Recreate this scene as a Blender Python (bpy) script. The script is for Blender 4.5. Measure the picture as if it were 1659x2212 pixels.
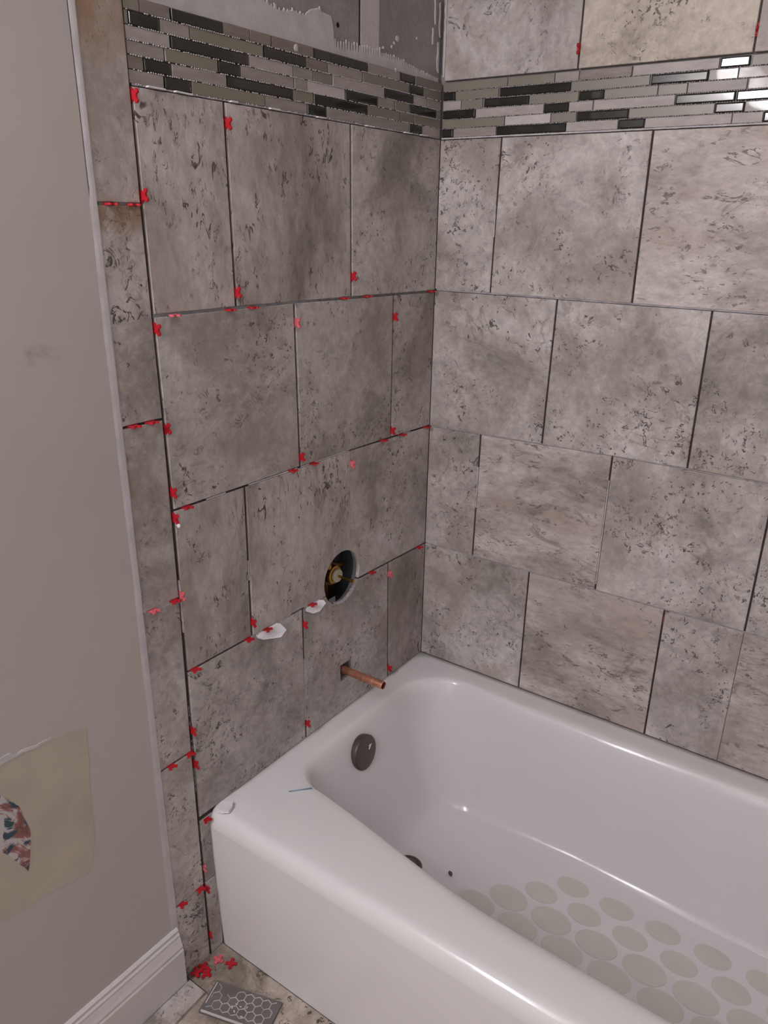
import bpy, bmesh, math, random
from mathutils import Vector, Matrix, noise
random.seed(7)
for o in list(bpy.data.objects): bpy.data.objects.remove(o)
sc = bpy.context.scene
COL = sc.collection
R = math.radians

# ------------------------------------------------------------------ camera
cd = bpy.data.cameras.new('camera'); cam = bpy.data.objects.new('camera', cd); COL.objects.link(cam)
sc.camera = cam
FPX, CX, CY = 1673.5064, 11.2034, 40.6312
cd.sensor_fit = 'VERTICAL'; cd.sensor_height = 24.0
cd.lens = FPX / 2212 * 24.0
cd.shift_x = -CX / 2212; cd.shift_y = CY / 2212
cd.clip_start = 0.02
cam.matrix_world = (Matrix.Translation((0.9588, -1.5328, 1.4248)) @ Matrix.Rotation(0.6094, 4, 'Z')
                    @ Matrix.Rotation(1.1916, 4, 'X') @ Matrix.Rotation(0.0197, 4, 'Z'))
# ------------------------------------------------------------------ world, lamps, exposure
w = bpy.data.worlds.new('world'); sc.world = w; w.use_nodes = True
w.node_tree.nodes['Background'].inputs[0].default_value = (1, .93, .95, 1)
w.node_tree.nodes['Background'].inputs[1].default_value = 0.05
for i, ly in enumerate((-1.70, -1.94, -2.18, -2.42)):        # vanity bulbs on the wall left of the tub, behind the camera
    l = bpy.data.lights.new('vanity_bulb', 'POINT'); l.energy = 9.6; l.shadow_soft_size = 0.05; l.color = (1, .955, 1.0)
    lo = bpy.data.objects.new('vanity_bulb', l); lo.location = (0.13, ly, 1.93); COL.objects.link(lo)
l = bpy.data.lights.new('overhead_fill', 'AREA'); l.energy = 2.0; l.shape = 'DISK'; l.size = 0.32; l.color = (1, .955, 1.0)
lo = bpy.data.objects.new('overhead_fill', l); lo.location = (1.0, -1.75, 2.40); COL.objects.link(lo)  # weak overhead fill added for ambient light, no known fixture there
l = bpy.data.lights.new('frontal_fill', 'AREA'); l.energy = 6.0; l.shape = 'RECTANGLE'; l.size = .75; l.size_y = 1.7; l.color = (1, .955, 1.0)
lo = bpy.data.objects.new('frontal_fill', l); lo.location = (1.0, -2.93, 1.15); lo.rotation_euler = (R(90), 0, 0); COL.objects.link(lo)   # soft fill added behind the camera to brighten surfaces facing it; no known source
sc.view_settings.view_transform = 'Standard'; sc.view_settings.look = 'None'
sc.view_settings.gamma = 1; sc.view_settings.use_curve_mapping = False
sc.view_settings.exposure = 0.13

# ------------------------------------------------------------------ materials
def new_mat(name):
    m = bpy.data.materials.new(name); m.use_nodes = True
    nt = m.node_tree; b = nt.nodes['Principled BSDF']
    return m, nt, b
def lk(nt, a, b): nt.links.new(a, b)
def N(nt, t, **k):
    n = nt.nodes.new(t)
    for a, v in k.items(): setattr(n, a, v)
    return n
def ramp(nt, src, stops):
    r = N(nt, 'ShaderNodeValToRGB'); e = r.color_ramp.elements
    while len(e) < len(stops): e.new(0.5)
    for i, (p, c) in enumerate(stops):
        e[i].position = p; e[i].color = (c, c, c, 1) if isinstance(c, (int, float)) else (*c, 1)
    lk(nt, src, r.inputs[0]); return r.outputs[0]
def mix(nt, f, a, b, mode='MIX'):
    m = N(nt, 'ShaderNodeMix', data_type='RGBA', blend_type=mode)
    for s, v in ((m.inputs[0], f), (m.inputs[6], a), (m.inputs[7], b)):
        if isinstance(v, (int, float)): s.default_value = v
        elif isinstance(v, tuple): s.default_value = (*v, 1)
        else: lk(nt, v, s)
    return m.outputs[2]
def math_(nt, op, a, b=None):
    m = N(nt, 'ShaderNodeMath', operation=op)
    for s, v in ((m.inputs[0], a), (m.inputs[1], b)):
        if v is None: continue
        if isinstance(v, (int, float)): s.default_value = v
        else: lk(nt, v, s)
    return m.outputs[0]
def coords(nt, rand=True, scale=(1, 1, 1)):
    tc = N(nt, 'ShaderNodeTexCoord'); mp = N(nt, 'ShaderNodeMapping'); mp.inputs['Scale'].default_value = scale
    if rand:
        oi = N(nt, 'ShaderNodeObjectInfo')
        v = N(nt, 'ShaderNodeVectorMath', operation='SCALE'); v.inputs[0].default_value = (37, 53, 71); lk(nt, oi.outputs['Random'], v.inputs[3])
        a = N(nt, 'ShaderNodeVectorMath', operation='ADD'); lk(nt, tc.outputs['Object'], a.inputs[0]); lk(nt, v.outputs[0], a.inputs[1])
        lk(nt, a.outputs[0], mp.inputs[0])
    else: lk(nt, tc.outputs['Object'], mp.inputs[0])
    return mp.outputs[0]
def noise_(nt, vec, scale, detail=4, rough=.55, dist=0):
    n = N(nt, 'ShaderNodeTexNoise'); n.inputs['Scale'].default_value = scale; n.inputs['Detail'].default_value = detail
    n.inputs['Roughness'].default_value = rough; n.inputs['Distortion'].default_value = dist; lk(nt, vec, n.inputs['Vector'])
    return n.outputs['Fac']
def bump(nt, b, h, strength=.3, dist=.001):
    bp = N(nt, 'ShaderNodeBump'); bp.inputs['Strength'].default_value = strength; bp.inputs['Distance'].default_value = dist
    lk(nt, h, bp.inputs['Height']); lk(nt, bp.outputs[0], b.inputs['Normal'])

def travertine(name, tint=(1, 1, 1), streak=(1, 1, 1), rust=0.0, rz=(.005, .06), pits=.95, vein=.5):
    m, nt, b = new_mat(name)
    v = coords(nt); vs = N(nt, 'ShaderNodeMapping'); vs.inputs['Scale'].default_value = streak; lk(nt, v, vs.inputs[0]); vs = vs.outputs[0]
    n1 = noise_(nt, vs, 5.5, 10, .64, .45)
    c = ramp(nt, n1, [(.33, (.245, .220, .200)), (.44, (.375, .343, .322)), (.53, (.475, .443, .420)), (.66, (.565, .537, .517))])
    n2 = noise_(nt, vs, 60, 10, .72, .5)
    c = mix(nt, .42, c, ramp(nt, n2, [(.32, .20), (.68, .80)]), 'OVERLAY')
    n3 = noise_(nt, vs, 4.2, 8, .66, .7)                      # warm brown clouds
    c = mix(nt, math_(nt, 'MULTIPLY', ramp(nt, n3, [(.50, 0.), (.60, 1.)]), .50), c, (.310, .255, .215))
    n4 = noise_(nt, vs, 6.5, 8, .55, 1.0)                     # crinkled vein lines
    line = ramp(nt, math_(nt, 'ABSOLUTE', math_(nt, 'SUBTRACT', n4, .5)), [(0., 1.), (.014, 0.)])
    msk = ramp(nt, noise_(nt, v, 5, 3), [(.50, 0.), (.60, 1.)])
    c = mix(nt, math_(nt, 'MULTIPLY', math_(nt, 'MULTIPLY', line, msk), vein), c, (.17, .14, .12))
    # short curled flecks: fine contour lines broken up by a second noise, gathered in clusters
    fl = None
    for sc_, th, cut_, cl in ((26, .030, .560, 5.0), (62, .050, .560, 7.5)):
        a = noise_(nt, vs, sc_, 3, .6, 1.4); k = noise_(nt, vs, sc_ * 1.55, 2, .5, .3); g_ = noise_(nt, v, cl, 5, .65, .4)
        ln = ramp(nt, math_(nt, 'ABSOLUTE', math_(nt, 'SUBTRACT', a, .52)), [(th * .45, 1.), (th, 0.)])
        f = math_(nt, 'MULTIPLY', math_(nt, 'MULTIPLY', ln, ramp(nt, k, [(cut_, 0.), (cut_ + .035, 1.)])), ramp(nt, g_, [(.485, 0.), (.585, 1.)]))
        fl = f if fl is None else math_(nt, 'MAXIMUM', fl, f)
    c = mix(nt, math_(nt, 'MULTIPLY', fl, pits), c, (.080, .066, .060))
    n6 = noise_(nt, v, 34, 5, .7, 2.0)                        # pale thinset scuffs
    c = mix(nt, math_(nt, 'MULTIPLY', ramp(nt, n6, [(.72, 0.), (.77, 1.)]), .5), c, (.56, .54, .55))
    if rust:
        tc = N(nt, 'ShaderNodeTexCoord'); sp = N(nt, 'ShaderNodeSeparateXYZ'); lk(nt, tc.outputs['Object'], sp.inputs[0])
        n7 = noise_(nt, v, 8, 8, .65, .6)
        k = math_(nt, 'MULTIPLY', ramp(nt, n7, [(.38, 0.), (.50, 1.)]), ramp(nt, sp.outputs['Z'], [(rz[0], 0.), (rz[1], 1.)]))
        c = mix(nt, math_(nt, 'MULTIPLY', k, rust), c, (.27, .17, .105))
    c = mix(nt, 1.0, c, tint, 'MULTIPLY')
    oi = N(nt, 'ShaderNodeObjectInfo')
    c = mix(nt, 1.0, c, ramp(nt, oi.outputs['Random'], [(0, .94), (1, 1.04)]), 'MULTIPLY')
    lk(nt, c, b.inputs['Base Color']); b.inputs['Roughness'].default_value = .46; b.inputs['Specular IOR Level'].default_value = .35
    h = math_(nt, 'SUBTRACT', n2, math_(nt, 'MULTIPLY', fl, 1.2))
    bump(nt, b, h, .40, .0012)
    return m
M = {}
M['tile'] = travertine('travertine_tile')
M['tile_vertical'] = travertine('travertine_tile_streaked', streak=(1, 1, .55), tint=(.97, .95, .95))
M['tile_diagonal'] = travertine('travertine_tile_banded', tint=(1.10, 1.07, 1.06), streak=(.6, .6, 1.3), pits=.7, vein=.6)
M['tile_rust'] = travertine('travertine_tile_rust', rust=.85, pits=.5)
M['tile_rust_edge'] = travertine('travertine_tile_rust_edge', rust=.8, rz=(.10, .135))
M['tile_ochre'] = travertine('travertine_tile_ochre', tint=(1.0, .95, .86), rust=.3)
M['tile_floor'] = travertine('travertine_floor', tint=(1.0, .93, .84))

def plain(name, col, rough=.5, metal=0, var=.1, scale=20, bumpy=0, spec=.5, coat=0, rand=True, streak=(1, 1, 1)):
    m, nt, b = new_mat(name)
    v = coords(nt, rand, streak)
    n = noise_(nt, v, scale, 5, .6, .3)
    lo = tuple(x * (1 - var) for x in col); hi = tuple(min(1, x * (1 + var)) for x in col)
    lk(nt, ramp(nt, n, [(.3, lo), (.7, hi)]), b.inputs['Base Color'])
    b.inputs['Roughness'].default_value = rough; b.inputs['Metallic'].default_value = metal
    b.inputs['Specular IOR Level'].default_value = spec
    if coat: b.inputs['Coat Weight'].default_value = coat; b.inputs['Coat Roughness'].default_value = .03
    if bumpy: bump(nt, b, n, bumpy, .002)
    return m
M['D'] = plain('dark_glass', (.024, .023, .018), .09, coat=.45, spec=.35, var=.15, scale=15)
M['G'] = plain('taupe_glass', (.215, .196, .158), .38, var=.05, coat=.15)
M['L'] = plain('pale_stone', (.375, .338, .320), .48, var=.13, scale=35, streak=(1, 1, 3), coat=.05)
M['W'] = plain('white_stone', (.50, .465, .455), .45, var=.08, scale=35, streak=(1, 1, 3), coat=.05)
M['M'] = plain('grey_stone', (.29, .26, .238), .42, var=.16, scale=40, streak=(.5, .5, 4))
M['B'] = plain('brown_stone', (.205, .172, .150), .42, var=.22, scale=40, streak=(.5, .5, 4))
M['enamel'] = plain('white_enamel', (.745, .738, .75), .16, var=.012, scale=8, spec=.5, rand=False)
def wavy_enamel(m):
    nt = m.node_tree; b = nt.nodes['Principled BSDF']; v = coords(nt, False)
    bump(nt, b, noise_(nt, v, 55, 2, .5), .06, .002)
    base = b.inputs['Base Color'].links[0].from_socket
    sc_ = math_(nt, 'MULTIPLY', ramp(nt, noise_(nt, v, 70, 4, .6, 2.0), [(.66, 0.), (.72, 1.)]), ramp(nt, noise_(nt, v, 6, 3), [(.60, 0.), (.68, 1.)]))
    lk(nt, mix(nt, math_(nt, 'MULTIPLY', sc_, .45), base, (.36, .34, .32)), b.inputs['Base Color'])
wavy_enamel(M['enamel'])
M['grip'] = plain('worn_grip', (.640, .615, .575), .4, var=.03, scale=20)
M['red'] = plain('red_plastic', (.43, .010, .020), .42, var=.12, scale=60, spec=.35)
M['red_dusty'] = plain('dusty_red_plastic', (.62, .12, .15), .6, var=.35, scale=250)
M['white_plastic'] = plain('white_plastic', (.72, .70, .72), .5, var=.03)
M['thinset'] = plain('thinset', (.50, .48, .49), .85, var=.12, scale=30, bumpy=.6)
M['thinset_fill'] = plain('joint_mortar', (.36, .345, .36), .9, var=.3, scale=60, bumpy=.6)
M['thinset_grey'] = plain('joint_mortar_grey', (.20, .205, .21), .9, var=.3, scale=60, bumpy=.6)
M['paper'] = plain('white_paper', (.74, .73, .77), .8, var=.04, scale=60)
M['bronze'] = plain('oil_rubbed_bronze', (.105, .082, .076), .38, metal=.45, var=.12, scale=10)
M['brass'] = plain('brass', (.50, .30, .075), .30, metal=1, var=.3, scale=40)
M['dull_brass'] = plain('dull_brass', (.17, .095, .04), .45, metal=1, var=.4, scale=40)
M['steel'] = plain('dark_steel', (.10, .115, .15), .35, metal=.7, var=.3)
M['blue_paint'] = plain('blue_grey_board', (.085, .095, .125), .7, var=.3, scale=30)
M['wood'] = plain('old_stud_wood', (.110, .060, .030), .75, var=.45, scale=25, streak=(1, 1, .15))
M['nylon'] = plain('ivory_nylon', (.50, .45, .36), .45, var=.05)
M['nail'] = plain('blued_steel', (.24, .36, .46), .35, metal=.4, var=.1)
M['trim'] = plain('white_trim_paint', (.60, .575, .57), .32, var=.03, rand=False)
M['void'] = plain('dark_void', (.01, .008, .007), .9)
M['crumb'] = plain('dark_debris', (.10, .09, .085), .9, var=.4, scale=300)
M['ceiling'] = plain('ceiling_paint', (.70, .68, .66), .9, var=.02, rand=False)
M['joint_back'] = plain('dark_mortar_bed', (.050, .042, .038), .95, var=.4, scale=60, rand=False)

def copper():
    m, nt, b = new_mat('copper')
    v = coords(nt, False)
    n = noise_(nt, v, 60, 5, .6, .5)
    c = ramp(nt, n, [(.3, (.42, .165, .095)), (.6, (.66, .31, .20)), (.75, (.72, .40, .29))])
    lk(nt, c, b.inputs['Base Color']); b.inputs['Metallic'].default_value = .7; b.inputs['Roughness'].default_value = .40
    return m
M['copper'] = copper()
def cement():
    m, nt, b = new_mat('cement_backer')
    v = coords(nt, False)
    n = noise_(nt, v, 9, 8, .65, .4); f = noise_(nt, v, 160, 3, .6)
    c = ramp(nt, n, [(.3, (.225, .215, .220)), (.7, (.320, .300, .300))])
    c = mix(nt, .25, c, f, 'OVERLAY')
    s = noise_(nt, v, 22, 6, .7, 2.0)
    c = mix(nt, math_(nt, 'MULTIPLY', ramp(nt, s, [(.67, 0.), (.74, 1.)]), .45), c, (.36, .34, .34))
    lk(nt, c, b.inputs['Base Color']); b.inputs['Roughness'].default_value = .9
    bump(nt, b, f, .5, .001); return m
M['cement'] = cement()
def wallpaint():
    m, nt, b = new_mat('beige_wall_paint')
    v = coords(nt, False)
    n = noise_(nt, v, 2.2, 3, .5)
    c = ramp(nt, n, [(.3, (.440, .412, .386)), (.7, (.470, .446, .424))])
    y = noise_(nt, v, 4.5, 4, .5, .4)
    c = mix(nt, math_(nt, 'MULTIPLY', ramp(nt, y, [(.55, 0.), (.68, 1.)]), .35), c, (.46, .40, .32))
    s = N(nt, 'ShaderNodeTexCoord')
    # smudge rubbed on the paint
    mp = N(nt, 'ShaderNodeMapping'); mp.inputs['Location'].default_value = (0, .968 / .045, -1.256 / .016)
    mp.inputs['Scale'].default_value = (0, 1 / .045, 1 / .016); lk(nt, s.outputs['Object'], mp.inputs[0])
    g = N(nt, 'ShaderNodeTexGradient', gradient_type='SPHERICAL'); lk(nt, mp.outputs[0], g.inputs[0])
    sm = math_(nt, 'MULTIPLY', g.outputs['Fac'], ramp(nt, noise_(nt, v, 45, 5, .6, .5), [(.42, 0.), (.62, 1.)]))
    c = mix(nt, math_(nt, 'MULTIPLY', sm, .8), c, (.25, .22, .22))
    lk(nt, c, b.inputs['Base Color']); b.inputs['Roughness'].default_value = .55; b.inputs['Specular IOR Level'].default_value = .3
    bump(nt, b, noise_(nt, v, 70, 4, .5), .12, .001); return m
M['paint'] = wallpaint()
def floral():
    m, nt, b = new_mat('old_floral_wallpaper')
    v = coords(nt, False)
    n = noise_(nt, v, 17, 6, .65, 1.0); k = noise_(nt, v, 21, 4, .6, 1.2)
    c = ramp(nt, n, [(.0, (.45, .42, .43)), (.48, (.50, .47, .48)), (.52, (.30, .13, .12)), (.60, (.16, .07, .065)), (.68, (.42, .30, .30))])
    c = mix(nt, ramp(nt, k, [(.50, 0.), (.54, 1.)]), c, (.035, .075, .095))
    lk(nt, c, b.inputs['Base Color']); b.inputs['Roughness'].default_value = .8; return m
M['floral'] = floral()
M['bare'] = plain('bare_patch', (.450, .408, .335), .75, var=.08, scale=12, rand=False)
M['plaster'] = plain('joint_compound', (.50, .47, .48), .7, var=.08, scale=30, bumpy=.35, rand=False)

# ------------------------------------------------------------------ helpers
def link(o, parent=None):
    COL.objects.link(o)
    if parent is not None: o.parent = parent
    return o
def tag(o, label=None, cat=None, group=None, kind=None):
    if label: o['label'] = label
    if cat: o['category'] = cat
    if group: o['group'] = group
    if kind: o['kind'] = kind
    return o
def empty(name, loc=(0, 0, 0)):
    o = bpy.data.objects.new(name, None); o.location = loc; o.empty_display_size = .05
    return link(o)
def obj(name, bm, mat, parent=None, loc=None, smooth=False, recalc=True):
    """link a bmesh (world coordinates) as one object whose origin sits at loc"""
    if recalc: bmesh.ops.recalc_face_normals(bm, faces=bm.faces)
    if loc is not None: bmesh.ops.translate(bm, verts=bm.verts, vec=-Vector(loc))
    me = bpy.data.meshes.new(name); bm.to_mesh(me); bm.free()
    me.materials.append(M[mat] if isinstance(mat, str) else mat)
    if smooth:
        for p in me.polygons: p.use_smooth = True
    o = bpy.data.objects.new(name, me)
    if loc is not None: o.location = Vector(loc) - (parent.location if parent is not None and parent.parent is None else (parent.parent.location + parent.location if parent is not None else Vector((0, 0, 0))))
    elif parent is not None:
        p = parent; off = Vector((0, 0, 0))
        while p is not None: off += p.location; p = p.parent
        o.location = -off
    return link(o, parent)
def box(bm, lo, hi, bev=0):
    r = bmesh.ops.create_cube(bm, size=1)
    c = [(a + b) / 2 for a, b in zip(lo, hi)]; s = [b - a for a, b in zip(lo, hi)]
    for v in r['verts']: v.co = Vector((c[0] + v.co.x * s[0], c[1] + v.co.y * s[1], c[2] + v.co.z * s[2]))
    if bev:
        es = list({e for v in r['verts'] for e in v.link_edges})
        bmesh.ops.bevel(bm, geom=es, offset=bev, segments=2, affect='EDGES', profile=.5)
def cyl(bm, p0, p1, r0, r1=None, seg=24, caps=True):
    r1 = r0 if r1 is None else r1
    p0, p1 = Vector(p0), Vector(p1); d = p1 - p0
    m = Matrix.Translation((p0 + p1) / 2) @ d.to_track_quat('Z', 'Y').to_matrix().to_4x4()
    bmesh.ops.create_cone(bm, cap_ends=caps, segments=seg, radius1=r0, radius2=r1, depth=d.length, matrix=m)
def lathe(bm, prof, p0, axis, seg=32):
    q = Vector(axis).to_track_quat('Z', 'Y'); rings = []
    for r, h in prof:
        rings.append([bm.verts.new(Vector(p0) + q @ Vector((r * math.cos(2 * math.pi * i / seg), r * math.sin(2 * math.pi * i / seg), h))) for i in range(seg)])
    for a, b in zip(rings, rings[1:]):
        for i in range(seg): bm.faces.new((a[i], a[(i + 1) % seg], b[(i + 1) % seg], b[i]))
    bm.faces.new(rings[0]); bm.faces.new(rings[-1])
def extrude_poly(bm, pts3, vec, inset=0):
    """polygon given in 3-D and pushed along vec into a slab"""
    a = [bm.verts.new(p) for p in pts3]; b = [bm.verts.new(Vector(p) + Vector(vec)) for p in pts3]
    n = len(a)
    bm.faces.new(a); bm.faces.new(b[::-1])
    for i in range(n): bm.faces.new((a[i], b[i], b[(i + 1) % n], a[(i + 1) % n]))
def WP(wall, u, z, d=0.0):
    """point on a wall: u = distance from the room corner, d = how proud of the tile faces"""
    return Vector((d, -u, z)) if wall == 'L' else Vector((u, -d, z))
def slab(bm, wall, q, d0, d1, bev=.001):
    """tile with an eased face: q = four (u, z) corners, back at d0, face at d1"""
    cu = sum(p[0] for p in q) / 4; cz = sum(p[1] for p in q) / 4
    def ins(p, e): return (p[0] + (e if p[0] < cu else -e), p[1] + (e if p[1] < cz else -e))
    rings = [[bm.verts.new(WP(wall, *p, d0)) for p in q], [bm.verts.new(WP(wall, *p, d1 - bev)) for p in q],
             [bm.verts.new(WP(wall, *ins(p, bev * .4), d1 - bev * .3)) for p in q],
             [bm.verts.new(WP(wall, *ins(p, bev * 1.1), d1)) for p in q]]
    for a, b in zip(rings, rings[1:]):
        for i in range(4): bm.faces.new((a[i], a[(i + 1) % 4], b[(i + 1) % 4], b[i]))
    bm.faces.new(rings[0]); bm.faces.new(rings[-1])
def cut(o, cutter_bm):
    """boolean-subtract a shape from an object, baked into its mesh"""
    me = bpy.data.meshes.new('cutter'); bmesh.ops.recalc_face_normals(cutter_bm, faces=cutter_bm.faces); cutter_bm.to_mesh(me); cutter_bm.free()
    c = bpy.data.objects.new('cutter', me); COL.objects.link(c)
    md = o.modifiers.new('cut', 'BOOLEAN'); md.operation = 'DIFFERENCE'; md.object = c; md.solver = 'EXACT'
    bpy.context.view_layer.update()
    dg = bpy.context.evaluated_depsgraph_get()
    nm = bpy.data.meshes.new_from_object(o.evaluated_get(dg))
    o.modifiers.clear(); o.data = nm
    bpy.data.objects.remove(c); bpy.data.meshes.remove(me)

def sstep(t): t = max(0, min(1, t)); return t * t * (3 - 2 * t)
# ------------------------------------------------------------------ room shell
YF, XR, ZC = -2.95, 1.525, 2.44
HOLE = (-.334, .703)      # valve opening centre (y, z)
bm = bmesh.new(); box(bm, (-.023, -.860, 0), (-.011, .011, ZC))
wall_left = tag(obj('wall_left', bm, 'cement'), kind='structure')
bm = bmesh.new(); lathe(bm, [(.068, -.03), (.068, .03)], (-.015, *HOLE), (1, 0, 0), 40); cut(wall_left, bm)
bm = bmesh.new(); box(bm, (-.05, -.344, .440), (.02, -.300, .484)); cut(wall_left, bm)
bm = bmesh.new(); box(bm, (-.023, .011, 0), (XR + .02, .023, ZC))
wall_back = tag(obj('wall_back', bm, 'cement'), kind='structure')
bm = bmesh.new(); box(bm, (-.025, YF, -.03), (XR + .02, .02, 0))
floor = tag(obj('floor', bm, 'thinset_fill'), kind='structure')
bm = bmesh.new(); box(bm, (-.025, YF - .01, ZC), (XR + .02, .02, ZC + .02))
ceiling = tag(obj('ceiling', bm, 'ceiling'), kind='structure')
bm = bmesh.new(); box(bm, (XR, YF, 0), (XR + .02, .011, ZC))
wall_right = tag(obj('wall_right', bm, 'paint'), kind='structure')
bm = bmesh.new(); box(bm, (-.023, YF - .02, 0), (XR + .02, YF, ZC))
wall_front = tag(obj('wall_front', bm, 'paint'), kind='structure')
# painted drywall that carries on beside the tile
bm = bmesh.new(); box(bm, (-.012, YF, 0), (.0005, -.8605, ZC), .0)
drywall = obj('painted_drywall', bm, 'paint', wall_left)
bm = bmesh.new()                                                  # ragged joint-compound edge
prev = None
for i in range(150):
    z = .0 + i * (ZC / 149); a = .8490 + .0006 * noise.noise((0, z * 40, 3)); wd = .0125 + .0016 * noise.noise((3, z * 6, 1)) + .0035 * sstep((.7 - z) / .3)
    if z > 1.45: wd = .0095
    p = .0013 + .0006 * noise.noise((1, z * 25, 8))
    ring = [bm.verts.new((x, -u, z)) for x, u in ((-.011, a), (p * .8, a), (p, a + .0018), (p * .9, a + wd * .6), (.0006, a + wd), (-.011, a + wd))]
    if prev:
        for k in range(5): bm.faces.new((prev[k], prev[k + 1], ring[k + 1], ring[k]))
    prev = ring
obj('plaster_edge', bm, 'plaster', wall_left)
def flat_patch(name, pts, mat, d0, d1, parent, rag=.0025, label=None, sub=6):
    P = []
    for i in range(len(pts)):
        a, b = pts[i], pts[(i + 1) % len(pts)]
        for k in range(sub):
            t = k / sub; u = a[0] + (b[0] - a[0]) * t; z = a[1] + (b[1] - a[1]) * t
            P.append((u + rag * noise.noise((u * 60, z * 60, 1)), z + rag * noise.noise((u * 60, z * 60, 7))))
    bm = bmesh.new(); extrude_poly(bm, [WP('L', u, z, d1) for u, z in P], (d0 - d1, 0, 0))
    o = obj(name, bm, mat, parent)
    if label: o['label'] = label
    return o
flat_patch('bare_patch', [(1.155, .716), (1.11, .707), (1.033, .697), (.975, .686), (.982, .60), (.990, .47), (1.005, .415), (1.09, .432), (1.16, .44)], 'bare', .0005, .0009, wall_left, label='yellowish bare patch where paper was peeled off')
flat_patch('torn_paper_edge', [(1.155, .722), (1.112, .712), (1.070, .704), (1.033, .700), (1.030, .694), (1.06, .697), (1.112, .702), (1.155, .710)], 'thinset', .0005, .0016, wall_left, rag=.006, label='torn edge of old wallpaper')
flat_patch('floral_paper_scrap', [(1.16, .668), (1.119, .652), (1.098, .617), (1.089, .560), (1.096, .520), (1.103, .497), (1.120, .532), (1.135, .56), (1.16, .575)], 'floral', .0005, .0013, wall_left, label='scrap of old floral wallpaper')
# baseboard, profiled, along the painted wall
bm = bmesh.new()
prof = [(.0006, 0), (.0165, 0), (.0165, .100), (.0145, .104), (.0150, .110), (.0125, .118), (.0092, .131), (.0092, .136), (.0065, .140), (.0070, .147), (.0035, .151), (.0006, .151)]
ends = []
for y in (-.8535, YF):
    ends.append([bm.verts.new((x, y, z)) for x, z in prof])
bm.faces.new(ends[0]); bm.faces.new(ends[1][::-1])
for i in range(len(prof)): bm.faces.new((ends[0][i], ends[1][i], ends[1][(i + 1) % len(prof)], ends[0][(i + 1) % len(prof)]))
bb = tag(obj('baseboard_left', bm, 'trim'), kind='structure')

# ------------------------------------------------------------------ wall tiles
G2 = .0027
def lerp_line(pts, u):
    for a, b in zip(pts, pts[1:]):
        if u <= b[0]: return a[1] + (b[1] - a[1]) * max(0, (u - a[0])) / (b[0] - a[0])
    return pts[-1][1]
def tile(wall, ul, ur, zt, zb, mat='tile', gl=G2, gr=G2, gt=.002, gb=.002, parent=None):
    """ul/ur = (u at top, u at bottom) of the joints at either side; zt/zb = joint height functions"""
    q = [(ul[1] + gl, zb(ul[1]) + gb), (ur[1] - gr, zb(ur[1]) + gb), (ur[0] - gr, zt(ur[0]) - gt), (ul[0] + gl, zt(ul[0]) - gt)]
    bm = bmesh.new(); e = random.uniform(-.0004, .0004)
    slab(bm, wall, q, -.0095, 0 + e, .0011)
    c = WP(wall, sum(p[0] for p in q) / 4, sum(p[1] for p in q) / 4, -.009)
    return obj('tile', bm, mat, parent, loc=c)
K = lambda z: (lambda u: z)
J = {'L': [K(1.588), lambda u: 1.284 + .0065 * min(1, u / .5), lambda u: .9765 + .0075 * min(1, u / .3), lambda u: .6735 + .0075 * min(1, u / .4), K(.3595)],
     'B': [K(1.5865), K(1.287), lambda u: .976 + .009 * min(1, u / .5), K(.6755), K(.3595)]}
LT = [   # left wall rows: joints from the corner outwards (top u, bottom u)
 [(.0000, .0000), (.3037, .3013), (.6102, .6070), (.7775, .7752)],
 [(.0000, .0000), (.1591, .1592), (.4664, .4614), (.7752, .7705)],
 [(.0000, .0000), (.3056, .3050), (.6093, .6107), (.7705, .7718)],
 [(.0000, .0000), (.1597, .1515), (.4644, .4636), (.7718, .7752)]]
LM = [['tile', 'tile_vertical', 'tile_vertical'], ['tile', 'tile', 'tile'], ['tile', 'tile_vertical', 'tile_vertical'], ['tile_vertical', 'tile', 'tile']]
for r, row in enumerate(LT):
    for k in range(3):
        t = tile('L', row[k], row[k + 1], J['L'][r], J['L'][r + 1], LM[r][k], gl=.0003 if k == 0 else (.0004 if (r == 2 and k == 1) else G2),
                 gr=(.0004 if (r == 2 and k == 0) else G2), gt=.0028 if r == 1 else .002, gb=.0005 if r == 3 else .002, parent=wall_left)
        if (r == 2 and k in (0, 1)) or (r == 3 and k == 1):
            bm = bmesh.new(); lathe(bm, [(.0615, -.03), (.0615, .03)], (0, *HOLE), (1, 0, 0), 48); cut(t_o := t, (lambda b: (bmesh.ops.translate(b, verts=b.verts, vec=(0, 0, 0)), b)[1])(bm))
        if r == 3 and k == 1:
            bm = bmesh.new(); box(bm, (-.03, -.3425, .4415), (.03, -.3015, .4835)); cut(t, bm)
# edge column
CZ = [2.055, 1.7475, 1.4410, 1.1360, .8285, .5160, .1955, .0]
for k in range(7):
    tile('L', (.7765 - .004 * (k in (3, 4)), .7765 - .004 * (k in (2, 3))) if k > 0 else (.7765, .7765), (.8488, .8488), K(CZ[k]), K(CZ[k + 1]),
         {1: 'tile_rust', 0: 'tile_rust', 2: 'tile_rust_edge'}.get(k, 'tile'), gr=0, parent=wall_left)
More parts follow.
